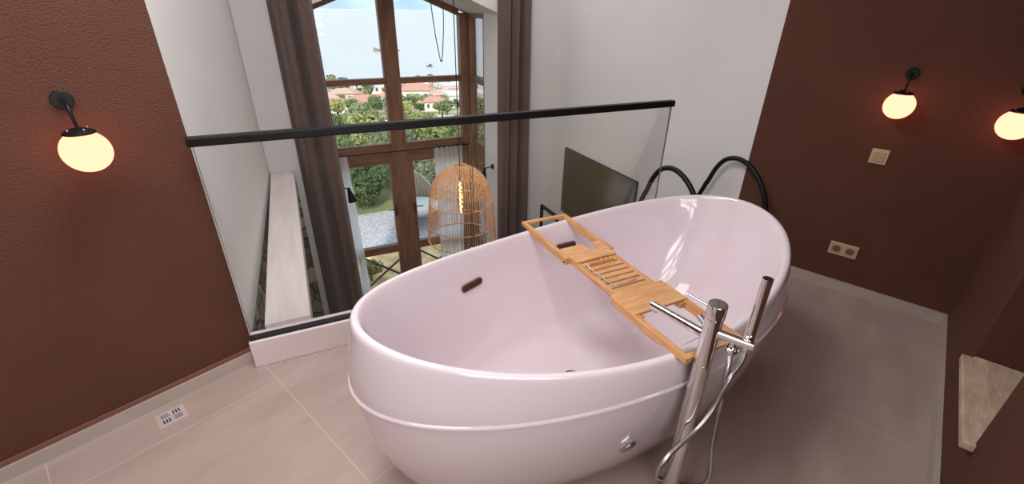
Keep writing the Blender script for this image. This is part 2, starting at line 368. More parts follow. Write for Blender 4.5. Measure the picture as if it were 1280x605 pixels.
# positions on the far inner side, from the tub's own shape
def inner_pt(t, z):
    rs = [(r[0], r[1], r[2], r[3]*K) for r in inner]
    for A, B in zip(rs, rs[1:]):
        c = math.cos(t); za = A[2]+A[3]*c*c; zb = B[2]+B[3]*c*c
        if zb <= z <= za:
            f = (za-z)/(za-zb); a = A[0]+(B[0]-A[0])*f; b = A[1]+(B[1]-A[1])*f
            u = a*c; v = b*math.sin(t)*(1+.11*c)
            return TC+Vector((u*math.cos(TA)-v*math.sin(TA), u*math.sin(TA)+v*math.cos(TA), z))
for t, z in ((2.02, .48), (1.36, .49)):
    P = inner_pt(t, z); P1 = inner_pt(t+.02, z); P2 = inner_pt(t, z-.02)
    tx = P1-P; tz = P-P2; nr = tz.cross(tx).normalized()
    if nr.dot(TC+Vector((0, 0, .5))-P) < 0: nr = -nr
    slot(P+nr*.001, nr, tx, .085, .0165)
dr = MB().lathe([(.001, .004), (.016, .006), (.024, .004), (.026, 0), (.032, .002), (.035, 0)], Matrix.Translation((-.085, -.01, .131)), 32, False).build('drain_plug', CHROME, bath); dr['label'] = 'round chrome drain'
def outer_pt(t, h):
    e = swell(h); a, b = .78+.16*e, .35+.141*e; c = math.cos(t); u = a*c; v = b*math.sin(t)*(1+.11*c)
    return TC+Vector((u*math.cos(TA)-v*math.sin(TA), u*math.sin(TA)+v*math.cos(TA), .492*h))
CAPT, CAPH = 4.47, .50
P = outer_pt(CAPT, CAPH); nr = (outer_pt(CAPT+.02, CAPH)-P).cross(outer_pt(CAPT, CAPH+.02)-P).normalized()
if nr.dot(P-TC) < 0: nr = -nr
cp = MB().lathe([(.033, -.004), (.033, .0025), (.031, .0035), (.0, .0035)], Matrix.Translation(-TC) @ surf_frame(P, nr), 40).build('access_cap', CHROME, bath)
cp['label'] = 'round glossy access cap low on the side'
# faint maker's mark by the rim
P = inner_pt(3.02, .63); P1 = inner_pt(3.04, .63); P2 = inner_pt(3.02, .61); tx = (P1-P).normalized(); tz = (P-P2).normalized(); nr = tx.cross(tz)
if nr.dot(TC+Vector((0, 0, .6))-P) < 0: nr = -nr
m = MB()
for k in range(7):
    q = P+nr*.0012+tx*((k-3)*.0075); hh = .004+.002*((k*5) % 3); m.add([q-tx*.0012-tz*hh, q+tx*.0012-tz*hh, q+tx*.0012+tz*hh, q-tx*.0012+tz*hh], [(0, 1, 2, 3)])
m.build('maker_mark', pbr('grey print', lin((120, 112, 114)), .5, var=.05), bath)

# ------------------------------------------------------------------ bamboo bath tray
tr = thing('bath_tray', 'extendable bamboo bath tray lying across the bathtub rims', 'bath tray', (.985, 1.21, .622), math.radians(1.2))
HW = .119; BT = .021; D_ = .030
def uframe(y_end, y_in, sgn):
    for sx in (-1, 1):
        g = MB()
        x0, x1 = (sx*HW, sx*(HW-BT)); x0, x1 = min(x0, x1), max(x0, x1)
        ys = sorted((y_in, y_end)); L = ys[1]-ys[0]
        # side bar: full depth over the tub, cut away where it sits on the rim
        e0 = y_end; cut = y_end-sgn*.075; cut2 = y_end-sgn*.12
        poly = [(y_in, 0), (e0, 0), (e0, -D_*.62), (cut, -D_*.62), (cut2, -D_), (y_in, -D_)]
        g.prism(poly, 'x', x0, x1).build('side_bar', BAMBOO, tr, bevel=.002)
    prof = [(-HW+BT, 0), (HW-BT, 0), (HW-BT, -D_*.62)]
    for k in range(13):
        t = k/12; x = (HW-BT-.02)*(1-2*t); prof.append((x, -D_*.62+.011*math.sin(PI*t)*(1-.35*math.cos(4*PI*t))))
    prof.append((-HW+BT, -D_*.62))
    MB().prism(prof, 'y', min(y_end, y_end-sgn*.02), max(y_end, y_end-sgn*.02)).build('end_bar', BAMBOOX, tr, bevel=.002)
uframe(.515, .125, 1); uframe(-.520, -.170, -1)
# fixed middle deck: rails, slats
for sx in (-1, 1):
    x = sx*.0875; MB().box(x-.0095, x+.0095, -.30, .205, -.026, -.006).build('inner_rail', BAMBOO, tr, bevel=.0015)
for k in range(8):
    y = -.150+k*.0335
    MB().box(-.080, .080, y, y+.022, -.017, -.007).build('slat', BAMBOOX, tr, bevel=.0015)
# panels at both ends of the deck
MB().prism([(-.0975, .08), (.0975, .08), (.0975, .205), (.062, .205), (.052, .14), (.022, .14), (.008, .203), (-.02, .205), (-.0975, .205)], 'z', -.008, .001).build('glass_holder_panel', BAMBOOX, tr, bevel=.001)
MB().box(-.116, .116, -.292, -.162, -.006, .004).build('phone_panel', BAMBOOX, tr, bevel=.0015)
MB().box(-.055, .055, -.262, -.178, .0035, .0052).build('phone_rest', BAMBOOX, tr, bevel=.0008)
st = MB().tube(smooth_path([(-.072, .062, -.001), (-.074, -.04, .002), (-.06, -.118, .003), (.035, -.120, .003)], 8), .0017, 8).build('wire_stand', STEEL, tr)
MB().box(-.055, .05, .045, .052, -.006, .006).build('stand_bar', BAMBOOX, tr, bevel=.001)
for x in (.0, .022, .045): MB().box(x-.007, x+.007, .040, .056, -.008, .010).build('stand_peg', BAMBOOX, tr, bevel=.0015)
for sx in (-1, 1): MB().lathe([(.004, -.003), (.004, .003)], Matrix.Translation((sx*(HW+.001), .134, -.02)) @ Matrix.Rotation(PI/2, 4, 'Y'), 12).build('stop_pin', DARK, tr)
MB().tube([(-.092, -.455, -.02), (.092, -.440, -.02)], .0012, 6).build('guide_wire', STEEL, tr)

# ------------------------------------------------------------------ floor standing bath filler
px, py = .915, .662
fa = thing('bath_filler_tap', 'tall chrome floor-standing bath tap at the near side of the bathtub', 'tap', (px, py, 0))
MB().lathe([(.05, 0), (.05, .010), (.046, .014), (.025, .014)], None, 40).build('floor_flange', CHROME, fa)
MB().lathe([(.0235, .012), (.0235, .62)], None, 40).build('lower_post', CHROME, fa)
MB().lathe([(.0225, .62), (.0225, .6215), (.0240, .6215), (.0240, .776), (.0225, .7765)], None, 40).build('upper_post', CHROME, fa)
MB().lathe([(.0220, .776), (.0220, .779), (.0255, .779), (.0255, .818), (.0245, .820), (.0235, .820)], None, 40, False).build('mixer_cap', CHROME, fa)
MB().lathe([(.0235, .8195), (.0235, .8202), (.0005, .8202)], None, 40, False).build('cap_top', STEEL, fa)
m = MB(); m.box(-.014, .014, -.0008, .0008, .8195, .8206, Matrix.Rotation(.9, 4, 'Z')); m.build('cap_engraving', DARK, fa)
MB().tube([(-.004, .018, .800), (-.030, .085, .812)], .0036, 12).build('lever', CHROME, fa)
sp = MB().tube([(-.002, .015, .710), (-.041, .186, .710)], .0135, 24).build('spout', CHROME, fa)
MB().lathe([(.009, 0), (.009, -.006), (.007, -.006)], Matrix.Translation((-.0385, .174, .698)), 20).build('aerator', CHROME, sp)
M_, L_ = along((.012, .012, .722), (.030, .068, .722)); MB().lathe([(.011, 0), (.011, L_-.001), (.010, L_)], M_, 24).build('diverter_knob', CHROME, fa)
AE = (.046, -.098, .735)
MB().tube([(.004, -.018, .735), AE], .0125, 24).build('holder_arm', CHROME, fa)
MB().lathe([(.0165, 0), (.0165, .010), (.014, .012)], along((.027, -.055, .696), (.027, -.055, .72))[0], 24).build('hose_nut', CHROME, fa)
MB().tube([(.027, -.055, .73), (.027, -.055, .695)], .009, 16).build('hose_outlet', CHROME, fa)
# hand shower with its hose
hx, hy = .972, .590
hs = thing('hand_shower', 'slim chrome hand shower standing in the tap holder with hanging metal hose', 'hand shower', (hx, hy, .70))
MB().lathe([(.0105, 0), (.0125, .006), (.0130, .02), (.0130, .222), (.0125, .2255), (.0005, .2255)], None, 32).build('handle', CHROME, hs)
hp = [(.972, .590, .705), (.971, .590, .66), (.950, .594, .605), (.940, .606, .49), (.908, .615, .404), (.859, .622, .352), (.838, .631, .313), (.832, .641, .270), (.838, .656, .215), (.864, .680, .135), (.908, .706, .065), (.96, .700, .03), (1.0, .650, .04), (1.009, .598, .133), (.992, .607, .287), (.981, .612, .427), (.963, .612, .57), (.945, .607, .65), (.942, .607, .70)]
hpp = [Vector(p)-Vector((hx, hy, .70)) for p in smooth_path(hp, 36)]
MB().tube(hpp, lambda i: .0062 if i % 2 else .0076, 10).build('hose', HOSE, hs)

# ------------------------------------------------------------------ glass balustrade
gb = thing('glass_balustrade', 'frameless glass balustrade with black handrail at the platform edge', 'balustrade', (.76, 1.975, .142))
def gpanel(x0, x1):
    m = MB(); y0, y1, z0, z1 = -.006, .006, .004, .905
    v = [(x, y, z) for z in (z0, z1) for y in (y0, y1) for x in (x0, x1)]
    m.add(v, [(0, 1, 5, 4), (2, 6, 7, 3)], mi=0); m.add(v, [(0, 2, 3, 1), (4, 5, 7, 6), (0, 4, 6, 2), (1, 3, 7, 5)], mi=1)
    m.build('glass_panel', [GLASS, GEDGE], gb)
gpanel(-.385-.76+.008, .701-.76); gpanel(.711-.76, 1.895-.76)
MB().box(-.392-.76, 1.905-.76, -.02, .02, .895, .93).build('handrail', BLACK, gb, bevel=.006)
MB().box(-.388-.76, 1.90-.76, -.016, .016, 0, .012).build('base_channel', BLACKPL, gb)

# loft ladder whose hoops rise beyond the balustrade end
ld = thing('loft_ladder', 'steep black tubular ladder with two hooped handrails behind the bathtub', 'ladder', (2.23, 1.95, 0))
for x, yo in ((-.275, 0), (.265, 0)):
    pts = [(x, -.40, .0), (x, -.385, .20), (x, -.35, .40), (x, -.285, .545), (x, -.19, .64), (x, -.08, .68), (x, .02, .655), (x, .085, .58), (x, .135, .46), (x, .20, .30), (x, .75, -1.15), (x, 1.22, -2.4)]
    MB().tube(smooth_path([Vector(p)+Vector((0, .05, 0)) for p in pts], 8), .0155, 14).build('hoop_handrail', BLACK, ld)
for k in range(9):
    z = -.22-k*.235; y = .17+(.30-z)*.377+.06
    MB().box(-.275, .265, y-.05, y+.05, z-.015, z+.015).build('tread', FRAMEWX, ld, bevel=.003)

# ------------------------------------------------------------------ wall lamps, switch, socket, floor drain
def wall_lamp(loc, rz, label):          # local +y points out of the wall
    t = thing('globe_wall_lamp', label, 'wall lamp', loc, rz, 'globe wall lamps')
    MB().lathe([(.0005, .0), (.028, .0), (.028, .010), (.026, .012), (.0005, .012)], Matrix.Rotation(-PI/2, 4, 'X'), 32, False).build('backplate', BLACK, t)
    MB().tube(smooth_path([(0, .01, 0), (0, .05, .004), (0, .085, -.008), (0, .102, -.04), (0, .104, -.072)], 8), .0048, 12).build('arm', BLACK, t)
    MB().lathe([(.0005, .014), (.012, .013), (.03, .008), (.041, .001), (.042, -.004), (.038, -.006)], Matrix.Translation((0, .104, -.083)), 32, False).build('shade_cap', BLACK, t)
    pr = [(.064*math.sin(a), .064*math.cos(a)-.062) for a in [PI*(.20+.80*k/22) for k in range(23)]]
    MB().lathe(pr[:-1]+[(.0004, -.126)], Matrix.Translation((0, .104, -.080)), 36).build('globe', GLOBE, t)
    for a in (.4, 2.0, 3.6): MB().lathe([(.0035, 0), (.0035, .003), (.001, .005)], Matrix.Translation((.027*math.cos(a), .104+.027*math.sin(a), -.0755)), 10).build('screw', STEEL, t)
    return t
wall_lamp(W(.150, LW, 1.232), TH+PI, 'lit globe lamp with black gooseneck arm on the left brown wall')
wall_lamp(W(DW, .097, 1.253), TH+PI/2, 'lit globe lamp with black arm above the switch on the far brown wall')
wall_lamp(W(DW, -.325, 1.225), TH+PI/2, 'lit globe lamp at the right edge near the room corner')
sw = thing('light_switch', 'single cream light switch on the brown wall below the middle globe lamp', 'light switch', W(DW, .099, .830), TH+PI/2)
MB().box(-.039, .039, 0, .009, -.040, .040).build('plate', PLASTIC, sw, bevel=.003)
MB().box(-.026, .026, .006, .013, -.026, .026).build('rocker', PLASTIC2, sw, bevel=.002)
so_ = thing('double_socket', 'cream double power socket low on the far brown wall', 'socket', W(DW, .094, .262), TH+PI/2)
MB().box(-.071, .071, 0, .009, -.039, .039).build('plate', PLASTIC, so_, bevel=.003)
for x in (-.034, .034):
    f_ = MB().prism([(x-.029, -.029), (x+.029, -.029), (x+.029, .029), (x-.029, .029)], 'y', .008, .0105).build('socket_frame', PLASTIC2, so_, bevel=.002)
    MB().lathe([(.0215, .0095), (.021, .0115), (.019, .0115), (.0185, .0108), (.0005, .0108)], Matrix.Translation((x, 0, 0)) @ Matrix.Rotation(-PI/2, 4, 'X') , 28, False).build('well', pbr('socket well', lin((120, 98, 78)), .5, var=.05), f_)
    for dx in (-.009, .009): MB().lathe([(.003, .0105), (.003, .0122), (.0005, .0122)], Matrix.Translation((x+dx, 0, 0)) @ Matrix.Rotation(-PI/2, 4, 'X'), 10, False).build('pin_hole', DARK, f_)
fd = thing('floor_drain', 'small square steel floor drain in the tiles beside the left baseboard', 'floor drain', W(.070, 1.900, .0), TH)
MB().box(-.043, .043, -.038, .038, 0, .003).build('grate', GRATE, fd, bevel=.001)
dk = MB()
for qx, qy, vert in ((-.02, .018, 0), (.02, .018, 1), (-.02, -.018, 1), (.02, -.018, 0)):
    for k in (-1, 0, 1):
        if vert: dk.box(qx+k*.010-.0025, qx+k*.010+.0025, qy-.012, qy+.012, .0028, .0034)
        else: dk.box(qx-.014, qx+.014, qy+k*.009-.0017, qy+k*.009+.0017, .0028, .0034)
dk.build('grate_slots', DARK, fd)
fs = MB()
for a in ((-.050, .050, -.045, -.038), (-.050, .050, .038, .045), (-.050, -.043, -.038, .038), (.043, .050, -.038, .038)): fs.box(*a, 0, .0012)
fs.build('grout_frame', pbr('grout', lin((196, 172, 158)), .8, var=.1), fd)

# ------------------------------------------------------------------ the gabled window bay
w1 = bpy.data.objects.new('window_1', None); COL.objects.link(w1); struct(w1, 'tall brown wooden gabled window with doors below, facing the sea', 'window'); w1.location = (XM, YB, LOW)
def wp(name, x0, x1, z0, z1, y0=0, y1=.09, mat=None, par=None, bev=.004):
    return MB().box(x0-XM, x1-XM, y0, y1, z0-LOW, z1-LOW).build(name, mat or FRAMEW, par or w1, bevel=bev)
XP = 1.825; XQ = 2*XM-XP
wp('corner_post', XP, 1.93, LOW, ZS+.0, -.02, .09); wp('corner_post', 2*XM-1.93, XQ, LOW, ZS, -.02, .09)
wp('mullion', .936, 1.11, LOW, ZA-.05, -.012, .09)
for x0, x1 in ((XQ, .936), (1.11, XP)):
    wp('transom', x0, x1, .742, .805, 0, .08, FRAMEWX)
    wp('transom', x0, x1, -.09, .058, 0, .08, FRAMEWX)
    wp('glazing_bead', x0, x1, .060, .072, -.004, .05, FRAMEWX, bev=.001)
    # gable head
    s = (ZA-ZS)/(XM-BX0)
    za, zb = ZS+s*((x0-BX0) if x0 < XM else (BX1-x0)), ZS+s*((x1-BX0) if x1 < XM else (BX1-x1))
    MB().prism([(x0-XM, za-.065-LOW), (x1-XM, zb-.065-LOW), (x1-XM, zb+.02-LOW), (x0-XM, za+.02-LOW)], 'y', -.01, .09).build('head_rail', FRAMEWX, w1, bevel=.003)
    # upper and middle panes
    MB().prism([(x0-XM, .80-LOW), (x1-XM, .80-LOW), (x1-XM, zb-.06-LOW), (x0-XM, za-.06-LOW)], 'y', .036, .044).build('pane', PANE, w1)
    wp('pane', x0, x1, .05, .75, .036, .044, PANE, bev=0)
    # door leaf: stiles, rails, pane, low pane, handle
    lf = wp('door_leaf_stile', x0, x0+.06, -1.90, -.09, -.012, .06); wp('door_leaf_stile', x1-.055, x1, -1.90, -.09, -.012, .06)
    wp('door_leaf_rail', x0+.06, x1-.055, -.165, -.09, -.012, .06, FRAMEWX); wp('door_leaf_rail', x0+.06, x1-.055, -1.365, -1.26, -.012, .06, FRAMEWX)
    wp('door_leaf_rail', x0+.06, x1-.055, -2.0, -1.90, -.012, .06, FRAMEWX)
    wp('pane', x0+.05, x1-.05, -1.27, -.16, .02, .028, PANE, bev=0); wp('pane', x0+.05, x1-.05, -1.92, -1.36, .02, .028, PANE, bev=0)
    wp('sill_panel', x0, x1, LOW, -2.0, 0, .07, FRAMEWX)
    xc = x1-.03 if x1 < XM else x0+.03
    h = MB().box(xc-XM-.012, xc-XM+.012, -.022, -.012, -.84-LOW, -.70-LOW).build('door_handle', BRONZE, w1, bevel=.003)
    dx = -1 if x1 < XM else 1
    MB().tube([(xc-XM, -.015, -.745-LOW), (xc-XM, -.05, -.745-LOW), (xc-XM+dx*.02, -.058, -.745-LOW), (xc-XM+dx*.10, -.058, -.745-LOW)], .008, 10).build('lever', BRONZE, h)
def side_window(name, xa, xb, label):
    w_ = bpy.data.objects.new(name, None); COL.objects.link(w_); struct(w_, label, 'window'); w_.location = (xa, 4.88, LOW)
    X = xb-xa
    def q(nm_, y0, y1, z0, z1, mat=FRAMEW, x0=0, x1=None): return MB().box(min(x0, X if x1 is None else x1), max(x0, X if x1 is None else x1), y0, y1, z0-LOW, z1-LOW).build(nm_, mat, w_, bevel=.003)
    q('jamb', 0, .045, LOW, ZS); q('jamb', .47, .52, LOW, ZS)
    for z0, z1 in ((ZS-.05, ZS), (.742, .805), (-.16, .058), (-1.365, -1.26), (LOW, -1.95)): q('transom', .045, .47, z0, z1)
    for z0, z1 in ((.80, ZS-.05), (.05, .75), (-1.26, -.16), (-1.95, -1.36)): q('pane', .04, .475, z0, z1, PANE, X*.45, X*.55)
side_window('window_2', 1.925, 2.01, 'narrow brown side window of the bay, right of the corner post')
side_window('window_3', BX0-.005, BX0-.09, 'narrow side window of the bay behind the left curtain')

# curtains
def drape(x0, x1, z0, z1, folds, amp, spread=0, n=120, ph=0, tight=None, nz=14, th=True):
    m = MB(); rows = []
    for k in range(nz+1):
        f = k/nz; z = z1+(z0-z1)*f; row = []
        for i in range(n+1):
            t = i/n; xa = x0-spread*f*.25; xb = x1+spread*f
            a = amp*(1+.25*math.sin(3.1*t+ph+f*2))
            tt = t+.012*math.sin(9*t+f*3.0+ph)
            y = a*math.sin(2*PI*folds*tt+ph)+.35*a*math.sin(2*PI*folds*2.3*tt+1.3+f)
            row.append((xa+(xb-xa)*t+.25*a*math.cos(2*PI*folds*tt+ph), y, z))
        rows.append(row)
    vs = [v for r in rows for v in r]; w_ = n+1
    m.add(vs, [(k*w_+i, k*w_+i+1, (k+1)*w_+i+1, (k+1)*w_+i) for k in range(nz) for i in range(n)], True)
    return m
def add_curtain(name, mb, mat, label, y, th=.003, group=None):
    o = mb.build(name, mat, None, (0, y, 0)); s_ = o.modifiers.new('Solidify', 'SOLIDIFY'); s_.thickness = th
    return tag(o, label, 'curtain', group)
add_curtain('brown_curtain', drape(-.085, .245, LOW+.03, 2.6, 2.2, .05, .05, ph=.4), CURTAIN, 'brown floor-length curtain left of the gabled window', 4.38)
add_curtain('brown_curtain', drape(1.905, 2.235, LOW+.03, 2.6, 3.1, .045, .06, ph=1.9), CURTAIN, 'brown floor-length curtain right of the gabled window', 4.38)
cr = thing('curtain_rod', 'brown curtain rod above the gabled window bay', 'curtain rod', (XM, 4.38, 2.63))
MB().tube([(-1.3, 0, 0), (1.48, 0, 0)], .014, 14).build('rod', BLACK, cr)
for x in (-1.1, 1.3): MB().box(x-.01, x+.01, -.01, .08, -.01, .01).build('bracket', BLACK, cr)
sr = thing('sheer_rod', 'thin dark rod across the window carrying the white sheers', 'curtain rod', (XM, 5.32, -.004))
MB().tube([(-.885, 0, 0), (.885, 0, 0)], .008, 12).build('rod', BLACK, sr)
for x in (-.80, .80): MB().box(x-.006, x+.006, -.006, .062, -.006, .006).build('bracket', BLACK, sr)
def sheer(x0, x1, spread, ph, label):
    o = drape(x0, x1, -2.1, .0, 6, .014, spread, 110, ph).build('sheer_curtain', SHEER, None, (0, 5.32, 0)); tag(o, label, 'sheer curtain')
    m = MB(); m.v = []
    hd = MB()
    for k in range(12):
        x = x0+(x1-x0)*(k+.5)/12; hd.tube([(x-(x1-x0)/28, .0, -.008+.010*(k % 2)), (x+(x1-x0)/28, 0, .004)], .011, 8)
    hd.build('gathered_heading', BLACKPL, o)
sheer(.315, .405, .05, .2, 'narrow white sheer curtain beside the left brown curtain')
sheer(1.425, 1.79, -.04, 1.1, 'white sheer curtain hanging behind the rattan pendant')
# small spotlights on the bay reveals
def spot(x, y, z, dx, label):
    t = thing('reveal_spotlight', label, 'spotlight', (x, y, z), 0, 'black reveal spotlights')
    MB().lathe([(.0005, 0), (.03, 0), (.03, .014), (.0005, .014)], Matrix.Rotation((PI/2)*(1 if dx > 0 else -1), 4, 'Y'), 24, False).build('backplate', BLACK, t)
    MB().tube([(0, 0, 0), (dx*.9, 0, -.01), (dx, 0, -.02)], .006, 10).build('arm', BLACK, t)
    MB().lathe([(.016, .02), (.018, -.01), (.024, -.03), (.044, -.13), (.041, -.13), (.02, -.03)], Matrix.Translation((dx, 0, -.03)) @ Matrix.Rotation(-.15*(1 if dx > 0 else -1), 4, 'Y'), 24, False).build('cone_shade', BLACK, t)
spot(BX1, 4.64, -.10, -.105, 'black cone spotlight on the white reveal right of the rattan pendant')
spot(BX0, 4.64, -.13, .20, 'black cone spotlight beside the left brown curtain')

# ------------------------------------------------------------------ rattan pendant
PY = 3.7; PX = 1.212
pd = thing('rattan_pendant', 'large bell-shaped rattan pendant lamp with a glowing filament bulb', 'pendant lamp', (PX, PY, -.44))
prof = [(.060, .705), (.085, .700), (.14, .672), (.20, .62), (.245, .55), (.275, .46), (.292, .36), (.303, .24), (.312, .12), (.320, 0)]
pf = smooth_path([(r, 0, z) for r, z in prof], 4)
m = MB(); NR = 84
for k in range(NR):
    a = 2*PI*k/NR+random.uniform(-.012, .012); wob = random.uniform(-.02, .02)
    m.tube([(p.x*math.cos(a+wob*(.7-p.z)), p.x*math.sin(a+wob*(.7-p.z)), p.z) for p in pf], .0023, 5)
m.build('rattan_strands', RATTAN, pd)
m = MB()
for k in range(46):
    a = 2*PI*(k+.5)/46
    m.tube([(p.x*math.cos(a+.15*(.7-p.z)), p.x*math.sin(a+.15*(.7-p.z)), p.z) for p in [q_*1.0 for q_ in pf if q_.z > .44]], .0028, 5)
    m.tube([(p.x*math.cos(a-.15*(.7-p.z)), p.x*math.sin(a-.15*(.7-p.z)), p.z) for p in [q_*1.0 for q_ in pf if q_.z > .44]], .0028, 5)
m.build('dome_weave', RATTAN, pd)
def hoop(r, z, t):
    MB().tube([(r*math.cos(2*PI*j/64), r*math.sin(2*PI*j/64), z) for j in range(64)], t, 8, closed=True).build('hoop', RATTAN, pd)
for r, z, t in ((.060, .706, .011), (.246, .55, .005), (.290, .37, .005), (.310, .15, .005), (.320, .0, .006)): hoop(r, z, t)
MB().lathe([(.006, .70), (.02, .69), (.022, .60), (.018, .58)], None, 20).build('bulb_socket', BRONZE, pd)
bu = MB().lathe([(.014, .585), (.02, .55), (.032, .48), (.034, .40), (.03, .30), (.018, .262), (.0008, .255)], None, 24).build('bulb', BULBG, pd)
MB().tube([(.011*math.cos(k*.9), .011*math.sin(k*.9), .55-.27*k/40) for k in range(41)], .0042, 8).build('filament', FILAMENT, bu)
MB().tube([(0, 0, .70), (0, 0, CEIL+.44)], .004, 8).build('cord', BLACKPL, pd)
wl = MB().tube(smooth_path([(1.02, PY, CEIL), (1.03, PY, 1.75), (1.05, PY, 1.40), (1.085, PY, 1.16), (1.094, PY, 1.14), (1.104, PY, 1.16), (1.128, PY, 1.42), (1.128, PY, 1.75), (1.12, PY, CEIL)], 8), .0036, 8).build('hanging_wire', BLACKPL)
tag(wl, 'loose thin black wire looping down from above in front of the window', 'wire')

# ------------------------------------------------------------------ lower room: screen and black rail
tv = thing('wall_screen', 'large dark flat television on the right white wall below the platform', 'television', (2.548, 3.495, -.165))
MB().box(-.014, .012, -.60, .60, -.365, .365).build('screen_body', BLACK, tv, bevel=.002)
MB().box(-.0165, -.0135, -.599, .599, -.364, .364).build('display', TVM, tv)
br = thing('black_frame_rail', 'black metal frame standing below the dark screen near the right curtain', 'frame', (2.2, 3.78, LOW))
for y in (.16, -.17): MB().box(-.014, .014, y-.014, y+.014, 0, 2.05).build('upright', BLACK, br, bevel=.003)
MB().box(-.014, .014, -.184, .174, 2.02, 2.05).build('top_bar', BLACK, br, bevel=.003)
MB().box(-.014, .014, -.17, .16, 1.35, 1.375).build('cross_bar', BLACK, br, bevel=.003)

# ------------------------------------------------------------------ outside
def gz(d):
    T = [(0, LOW-.02), (11.6, LOW-.02), (13.2, -5.4), (20, -7), (40, -11.5), (100, -20.5), (200, -34), (300, -40.6), (345, -42.5), (420, -48)]
    for (a, za), (b, zb) in zip(T, T[1:]):
        if a <= d <= b: return za+(zb-za)*(d-a)/(b-a)
    return T[-1][1]
def polar(az, d, z=None):
    a = math.radians(az); return Vector((d*math.sin(a), d*math.cos(a), gz(d) if z is None else z))
m = MB(); ds = [5.56, 8, 10, 11.6, 13.2, 16, 20, 28, 40, 60, 80, 100, 130, 160, 200, 250, 300, 350, 420]; azs = list(range(-40, 66, 3))
rng = random.Random(3)
vs = [];
for d in ds:
    for a in azs:
        p = polar(a, d)
        if d < 13: p.y = max(p.y, 5.56)
        p.z += (rng.uniform(-1, 1)*min(d*.004, .9) if d > 14 else 0)
        vs.append(p)
na = len(azs)
m.add(vs, [(i*na+j, i*na+j+1, (i+1)*na+j+1, (i+1)*na+j) for i in range(len(ds)-1) for j in range(na-1)], True)
struct(m.build('ground', GROUND), 'sloping ground running down to the sea', 'ground')
struct(box(-3, 7, 5.56, 7.6, LOW-.019, LOW-.008).build('ground_strip', DRY), 'strip of dry grass right outside the doors', 'ground')
struct(box(-3, 7, 7.6, 9.3, LOW-.019, LOW-.006).build('path', GRAVEL), 'pale gravel terrace beyond the dry grass', 'ground')
m = MB(); m.add([polar(-60, 300, -42), polar(80, 300, -42), polar(80, 40000, -42), polar(-60, 40000, -42)], [(0, 1, 2, 3)])
struct(m.build('sea', SEA), 'pale calm sea beyond the town', 'sea')
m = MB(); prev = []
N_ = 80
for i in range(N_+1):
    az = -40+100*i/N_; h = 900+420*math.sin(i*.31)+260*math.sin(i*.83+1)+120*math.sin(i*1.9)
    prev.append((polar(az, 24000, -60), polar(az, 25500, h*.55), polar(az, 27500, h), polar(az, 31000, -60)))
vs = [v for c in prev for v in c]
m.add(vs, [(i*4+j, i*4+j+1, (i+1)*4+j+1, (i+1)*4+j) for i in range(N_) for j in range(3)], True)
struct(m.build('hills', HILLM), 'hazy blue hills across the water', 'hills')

def crown_mesh(seed, n, size, lobes=7):
    r = random.Random(seed); m = MB(); cs = []
    for k in range(lobes):
        a = r.uniform(0, 2*PI); q = r.uniform(0, .55); cs.append((Vector((q*math.cos(a), q*math.sin(a), r.uniform(-.25, .45))), r.uniform(.35, .6)))
    for i in range(n):
        c, R = r.choice(cs); d = Vector((r.gauss(0, 1), r.gauss(0, 1), r.gauss(0, 1))).normalized(); p = c+d*R*r.uniform(.72, 1.05)
        nrm = (d+Vector((r.gauss(0, .5), r.gauss(0, .5), r.gauss(0, .5)))).normalized(); u = nrm.orthogonal().normalized(); v = nrm.cross(u); s = size*r.uniform(.6, 1.3)
        m.add([p-u*s, p-v*s*.6, p+u*s, p+v*s*.6], [(0, 1, 2, 3)])
    return m
LEAFS = {'green': LEAFA, 'olive': LEAFB, 'yellow': LEAFC}
protos = {}
def tree(kind, p, r, h, label, group, name='leafy_tree', n=1500, size=.075):
    key = (kind, n, name)
    if key not in protos:
        t = thing(name, label, 'tree'); cm = crown_mesh(len(protos)*11+5, n, size)
        c = cm.build('crown', LEAFS[kind], t)
        inn = MB(); 
        k = MB().tube([(0, 0, -1.6), (.04, 0, -.8), (0, .05, -.1)], lambda i: .09-.02*i, 8).build('trunk', BARK, t)
        protos[key] = t; used = False
    else:
        t = copy_tree(protos[key])
    low = name.startswith('garden')
    t.location = p+Vector((0, 0, h*(.42 if low else .62))); t.scale = (r, r, h/(1.75 if low else 2.1))
    t.rotation_euler = (0, 0, random.uniform(0, 6.28))
    tag(t, label, 'shrub' if name.startswith('garden') else 'tree', group)
    return t
R = random.Random(21)
